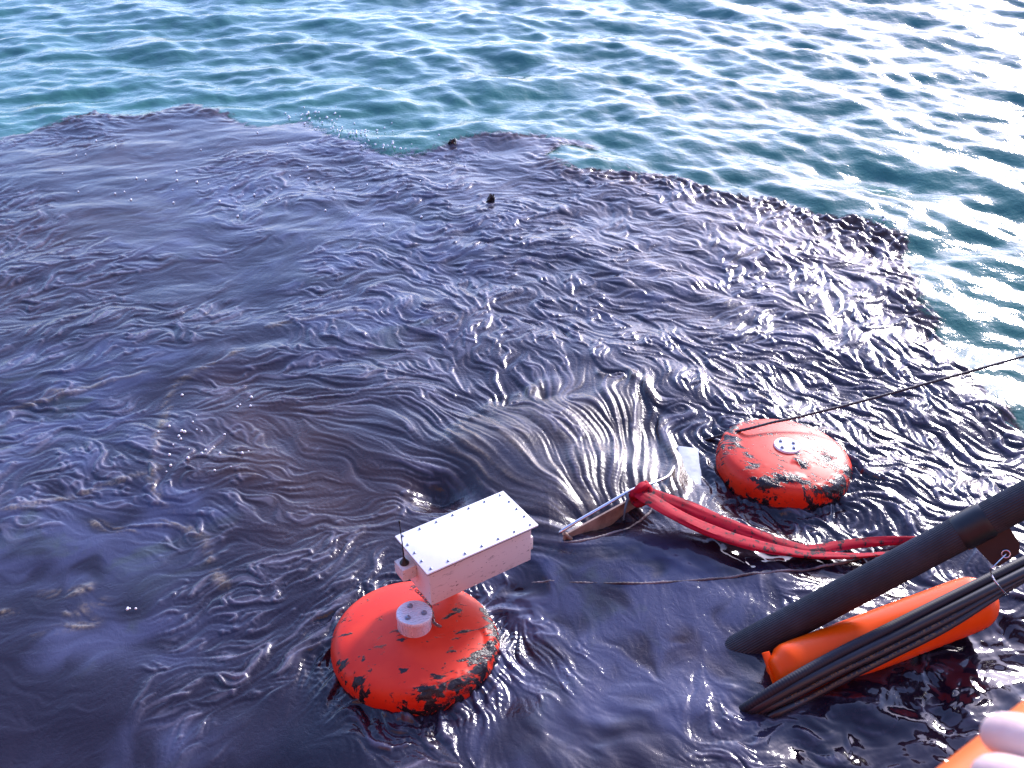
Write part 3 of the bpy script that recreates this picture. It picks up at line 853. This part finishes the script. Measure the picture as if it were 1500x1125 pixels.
# black hanging tab under the cuff, its ring and wire
mid_c = ca_.lerp(cb_, .75); ax = (cb_ - ca_).normalized()
down = Vector((.10, -.45, -.88)); down = (down - ax * down.dot(ax)).normalized(); nrm_t = ax.cross(down).normalized()
bm = bmesh.new()
sh = [(-.075, .06), (.085, .06), (.085, .15), (.060, .185), (-.035, .195), (-.055, .175)]
fr = [bm.verts.new(mid_c + ax * a + down * b + nrm_t * .005) for a, b in sh]; bk = [bm.verts.new(mid_c + ax * a + down * b - nrm_t * .005) for a, b in sh]
bm.faces.new(fr); bm.faces.new(bk[::-1])
for k in range(len(sh)): bm.faces.new((fr[k], bk[k], bk[(k + 1) % len(sh)], fr[(k + 1) % len(sh)]))
link("tab", bm, m_black, hose, smooth=False)
rc = mid_c + ax * .015 + down * .160
sgn_n = nrm_t if nrm_t.dot(Vector((0, 0, CAM_H)) - (rc + h0)) > 0 else -nrm_t
bm = bmesh.new(); loop = [rc + sgn_n * .012 + ax * .016 * math.cos(a) + down * .016 * math.sin(a) for a in [2 * math.pi * k / 20 for k in range(21)]]
tube(bm, loop, .0036, 8); link("ring", bm, m_pipe, hose)

# ------------------------------------------------------------------ orange sausage float beside the hose
m_or2 = mat("bright_orange_float", (.80, .075, .008), .36, spec=.2)
n = NT(m_or2)
den = n.attr("dirt")
mk = n.ramp(n.math('ADD', n.noise(14, 7, .68), den), .64, .69)
n.out(Base_Color=n.mix(mk, n.mix(n.ramp(n.noise(3, 3), .3, .7), (.86, .070, .0), (.88, .095, .001)), (.03, .012, .012)), Roughness=n.ramp(mk, 0, 1, .33, .2))
s0, s1 = at(1143, 990, .02), at(1450, 874, .14)
sb = s0.copy(); sb.z = 0
saus = thing("hose_float", sb, "long bright orange sausage float under the bundled black hoses", "float")
axis = (s1 - s0); Ls = axis.length; axn = axis.normalized()
RS = .122
prof = [(-.030, .0), (-.030, .55), (-.022, .66), (-.006, .72), (.012, .80), (.030, .93), (.055, .995), (.09, 1.0)]
prof += [(.09 + (Ls - .21) * k / 30, 1.0) for k in range(1, 31)] + [(Ls - .12 + .13 * math.sin(a), math.cos(a)) for a in [math.pi / 2 * k / 14 for k in range(1, 15)]]
bm = bmesh.new()
sweep(bm, [s0 - sb + axn * max(p[0], -.03) + axn * .0001 * i for i, p in enumerate(prof)], lambda i, t, s: circ(RS * max(prof[i][1], .02), 56))
o = link("float_body", bm, m_or2, saus)
co = np.array([v.co[:] for v in o.data.vertices], np.float32)
dv = co - np.array(s0 - sb, np.float32); along = dv @ np.array(axn)
pr = dv - along[:, None] * np.array(axn)
upn = pr[:, 2] / RS
den = -.08 + .36 * sstep(-.1, -.75, upn) * sstep(.1, .6, np.abs(along / Ls - .25) * 2 + .3) + .2 * np.exp(-((along - Ls * .93) / .12) ** 2) * sstep(.3, -.4, upn)
a = o.data.attributes.new("dirt", 'FLOAT', 'POINT'); a.data.foreach_set("value", den.astype(np.float32))
# the flat welded lug at the low end
bm = bmesh.new(); box(bm, (0, 0, 0), (.035, .17, .014), .004)
lug = link("end_lug", bm, m_or2, saus, loc=(s0 - sb) - axn * .036 + Vector((-.0, .02, .02)), rot=(R(35), 0, math.atan2(axn.y, axn.x)))

# ------------------------------------------------------------------ bundle of black hoses lying on the sausage float
def print_mat(name):
    m = mat(name, (.014, .013, .018), .34)
    n = NT(m)
    g = n.attr("printing")
    mk = n.math('MULTIPLY', g, n.ramp(n.noise(110, 2, .5, n.mapping((1, 1, 1))), .50, .56))
    n.out(Base_Color=n.mix(mk, n.mix(n.noise(12, 5), (.010, .010, .014), (.024, .022, .030)), (.16, .10, .03)))
    return m
m_print = print_mat("printed_black_hose")
m_ribbed = mat("matte_ribbed_hose", (.012, .012, .020), .55, spec=.4)
BUN = {
 "a": ([(1070, 1052, -.10), (1100, 1032, .03), (1150, 1000, .075), (1220, 961, .15), (1300, 921, .215), (1400, 871, .29), (1500, 822, .37), (1620, 765, .46)], .0215),
 "b": ([(1072, 1054, -.12), (1106, 1037, .02), (1160, 1007, .075), (1220, 976, .15), (1300, 937, .215), (1400, 888, .29), (1500, 838, .37), (1620, 780, .46)], .0225),
 "c": ([(1082, 1060, -.12), (1122, 1039, .02), (1170, 1015, .06), (1230, 984, .13), (1300, 951, .185), (1390, 906, .25), (1500, 845, .33), (1620, 786, .42)], .0165),
 "d": ([(1100, 1062, -.12), (1135, 1046, .01), (1185, 1022, .045), (1240, 993, .105), (1300, 963, .155), (1390, 917, .215), (1500, 848, .29), (1620, 790, .38)], .0165)}
hl = {"a": "dull ribbed black hose, uppermost of the bundle on the sausage float", "b": "glossy plain black hose, second from top of the bundle on the sausage float",
      "c": "thin black hose with faint yellow print, just below the glossy hose of the bundle", "d": "thin black hose with faint yellow print, lowest of the bundle by the dark water"}
def on_float(px, py, r):
    """where a hose of radius r seen at this pixel lies against the sausage float"""
    C = Vector((0, 0, CAM_H)); d = (at(px, py, 0) - C).normalized()
    m0 = C - s0; a_ = d - axn * d.dot(axn); b_ = m0 - axn * m0.dot(axn)
    A, B, D = a_.dot(a_), a_.dot(b_), b_.dot(b_) - (RS + r + .003) ** 2
    disc = B * B - A * D
    return C + d * ((-B - math.sqrt(max(disc, 0))) / A)
for key, (pz, r) in BUN.items():
    P = []
    for (px, py, z) in pz:
        q = at(px, py, z)
        if 1140 < px < 1480: q = on_float(px, py, r)
        elif px >= 1480:
            dq = P[-1] - P[-2]; f = (px - pz[len(P) - 1][0]) / (pz[len(P) - 1][0] - pz[len(P) - 2][0])
            q = at(px, py, P[-1].z + dq.z * f)
        P.append(q)
    c = P[1].copy(); c.z = 0
    path = [p - c for p in spline(P, 150 if key != "a" else 560)]
    bm = bmesh.new()
    if key == "a":
        sweep(bm, path, lambda i, t, s: circ(r + .0004 * math.cos(s / .0065 * 2 * math.pi * .5 + 0.), 20))
    else:
        tube(bm, path, r, 24)
    o = link("hydraulic_hose", bm, m_ribbed if key == "a" else m_print, None, loc=c)
    o["label"] = hl[key]; o["category"] = "hose"; o["group"] = "hoses bundled on the orange float"
    if key != "a":
        ns = 24
        arr = np.zeros(len(o.data.vertices), np.float32)
        if key in "cd":
            for i in range(len(path)):
                t = i / len(path)
                if .22 < t < .72:
                    arr[i * ns + 4] = 1.; arr[i * ns + 5] = 1.
        a = o.data.attributes.new("printing", 'FLOAT', 'POINT'); a.data.foreach_set("value", arr)
# the wire that ties the bundle to the hose tab
wp = [h0 + rc + sgn_n * .014, at(1453, 832, .50), at(1452, 840, .40), at(1456, 849, .385), at(1463, 858, .365), at(1472, 868, .30), at(1476, 872, .22), at(1462, 858, .20)]
bm = bmesh.new(); c = wp[0].copy(); tube(bm, [p - c for p in spline(wp, 50)], .0032, 8)
o = link("tie_wire", bm, m_pipe, None, loc=c); o["label"] = "thin silver wire tying the hose bundle to the black tab"; o["category"] = "wire"

for (px, py, h_, lab) in ((718, 296, .075, "small black clot of oil standing up in the upper middle of the slick"), (662, 212, .05, "dark crumbly clot at the far margin of the slick near its notch")):
    p = at(px, py)
    bm = bmesh.new(); bmesh.ops.create_icosphere(bm, subdivisions=4, radius=1)
    co = np.array([v.co[:] for v in bm.verts], np.float32)
    k_ = 1 + .45 * fbm(co[:, 0] * 1.6 + px, co[:, 1] * 1.6 + co[:, 2] * 2.1, 701, 4)
    for v, c, q in zip(bm.verts, co, k_): v.co = (c[0] * q * .035 + c[2] * .022, c[1] * q * .028, c[2] * q * h_)
    o = link("oil_clot", bm, m_clot, loc=(p.x, p.y, sea_z(p.x, p.y)))
    o["label"] = lab; o["category"] = "oil clot"; o["group"] = "clots of oil"

# ------------------------------------------------------------------ bubbles near the far margin
bm = bmesh.new()
rb = random.Random(3)
cl = [(455, 170, 40, 12, 30), (520, 190, 50, 14, 40), (570, 212, 40, 10, 18), (250, 260, 200, 60, 26), (480, 290, 200, 60, 24), (640, 250, 90, 40, 12), (280, 650, 60, 60, 16), (340, 640, 80, 60, 14), (1280, 335, 30, 10, 12), (190, 896, 14, 8, 4)]
for (px, py, sx_, sy_, cnt) in cl:
    for _ in range(cnt):
        p = at(rb.gauss(px, sx_ * .5), rb.gauss(py, sy_ * .5)); r_ = rb.uniform(.003, .008) * (1 + .06 * p.y)
        z = sea_z(p.x, p.y)
        bmesh.ops.create_icosphere(bm, subdivisions=2, radius=r_, matrix=Matrix.Translation((p.x, p.y, max(z, float(sea(np.array([p.x], np.float32), np.array([p.y], np.float32))[0])) + r_ * .3)))
m_foam = mat("foam", (.80, .82, .84), .25)
o = link("foam_bubbles", bm, m_foam); o["kind"] = "stuff"; o["label"] = "scattered white bubbles floating on the slick"; o["category"] = "bubbles"

# ------------------------------------------------------------------ orange rail and the hand on it, close to the camera
m_rail = mat("orange_rail_paint", (.83, .16, .015), .38)
n = NT(m_rail); n.out(Base_Color=n.mix(n.ramp(n.noise(18, 4), .35, .7), (.83, .15, .012), (.80, .185, .025)))
RZ = CAM_H - .43
r1, r2 = at(1508, 1150, RZ), at(1584, 1085, RZ)
rd = (r2 - r1).normalized()
ra, rbb = r1 - rd * .9, r1 + rd * 1.1
railt = thing("orange_rail", (r1.x, r1.y, RZ), "orange rail crossing the near corner under the hand", "rail")
bm = bmesh.new(); tube(bm, [ra.lerp(rbb, k / 12) - r1 for k in range(13)], .030, 40); link("rail_tube", bm, m_rail, railt)

m_skin = mat("pale_skin", (.74, .56, .55), .5)
n = NT(m_skin); n.b.inputs["Subsurface Weight"].default_value = .15; n.b.inputs["Subsurface Radius"].default_value = (.02, .008, .005)
n.out(Base_Color=n.mix(n.ramp(n.noise(45, 4), .35, .7), (.78, .57, .53), (.70, .47, .44)), Normal=n.bump(n.noise(160, 3), .2, .002))
ZT = RZ + .030
def hand():
    """left hand laid over the rail: fingers point away to the left, thumb hooks under the far side"""
    t1 = at(1486, 1048, ZT + .010); k1 = at(1620, 1118, ZT + .018)        # tip of the first finger and a point towards its knuckle
    fd = (t1 - k1).normalized(); k1 = t1 - fd * .078 + Vector((0, 0, .008))                                          # pointing direction
    sdv = Vector((0, 0, 1)).cross(fd).normalized()                       # towards the near fingers
    if sdv.y > 0: sdv = -sdv
    upz = Vector((0, 0, 1))
    wrist = k1 - fd * .085 + sdv * .030 + upz * .012
    verts, edges, rad = [wrist], [], [.028]
    def add(p, r, par):
        verts.append(p); rad.append(r); edges.append((par, len(verts) - 1)); return len(verts) - 1
    e1 = add(wrist - fd * .07 + upz * .012, .031, 0); e2 = add(wrist - fd * .17 + upz * .01, .038, e1); add(wrist - fd * .26 - upz * .01, .041, e2)
    lens = [.070, .078, .072, .056]
    for i in range(4):
        kn = k1 + sdv * (.0215 * i) - fd * (.002, -.004, .0, .010)[i] + upz * (.0, .003, .001, -.004)[i]
        pm = add(wrist.lerp(kn, .5) + upz * .002, .019, 0)
        kk = add(kn, .0145, pm)
        L = lens[i]
        spread = sdv * (.003 * (i - 1.5))
        p1 = add(kn + fd * L * .48 + spread * .6 + upz * .004, .0130, kk)
        p2 = add(kn + fd * L * .80 + spread + upz * (-.002), .0126, p1)
        add(kn + fd * L * 1.02 + spread - upz * .009, .0112, p2)
    tb = add(wrist + fd * .030 - sdv * .018 - upz * .016, .017, 0)
    t2 = add(wrist + fd * .062 - sdv * .014 - upz * .040, .0135, tb)
    add(wrist + fd * .088 - sdv * .006 - upz * .058, .0105, t2)
    c = wrist.copy()
    me = bpy.data.meshes.new("person"); me.from_pydata([v - c for v in verts], edges, [])
    o = bpy.data.objects.new("person", me); COL.objects.link(o); o.location = c
    sk = o.modifiers.new("skin", 'SKIN'); sk.use_smooth_shade = True
    for k, r in enumerate(rad):
        me.skin_vertices[0].data[k].radius = (r, r * .88)
    me.skin_vertices[0].data[0].use_root = True
    ss = o.modifiers.new("subsurf", 'SUBSURF'); ss.levels = 2; ss.render_levels = 2
    me.materials.append(m_skin)
    o["label"] = "pale bare hand of a person resting on the orange rail"; o["category"] = "person"
hand()
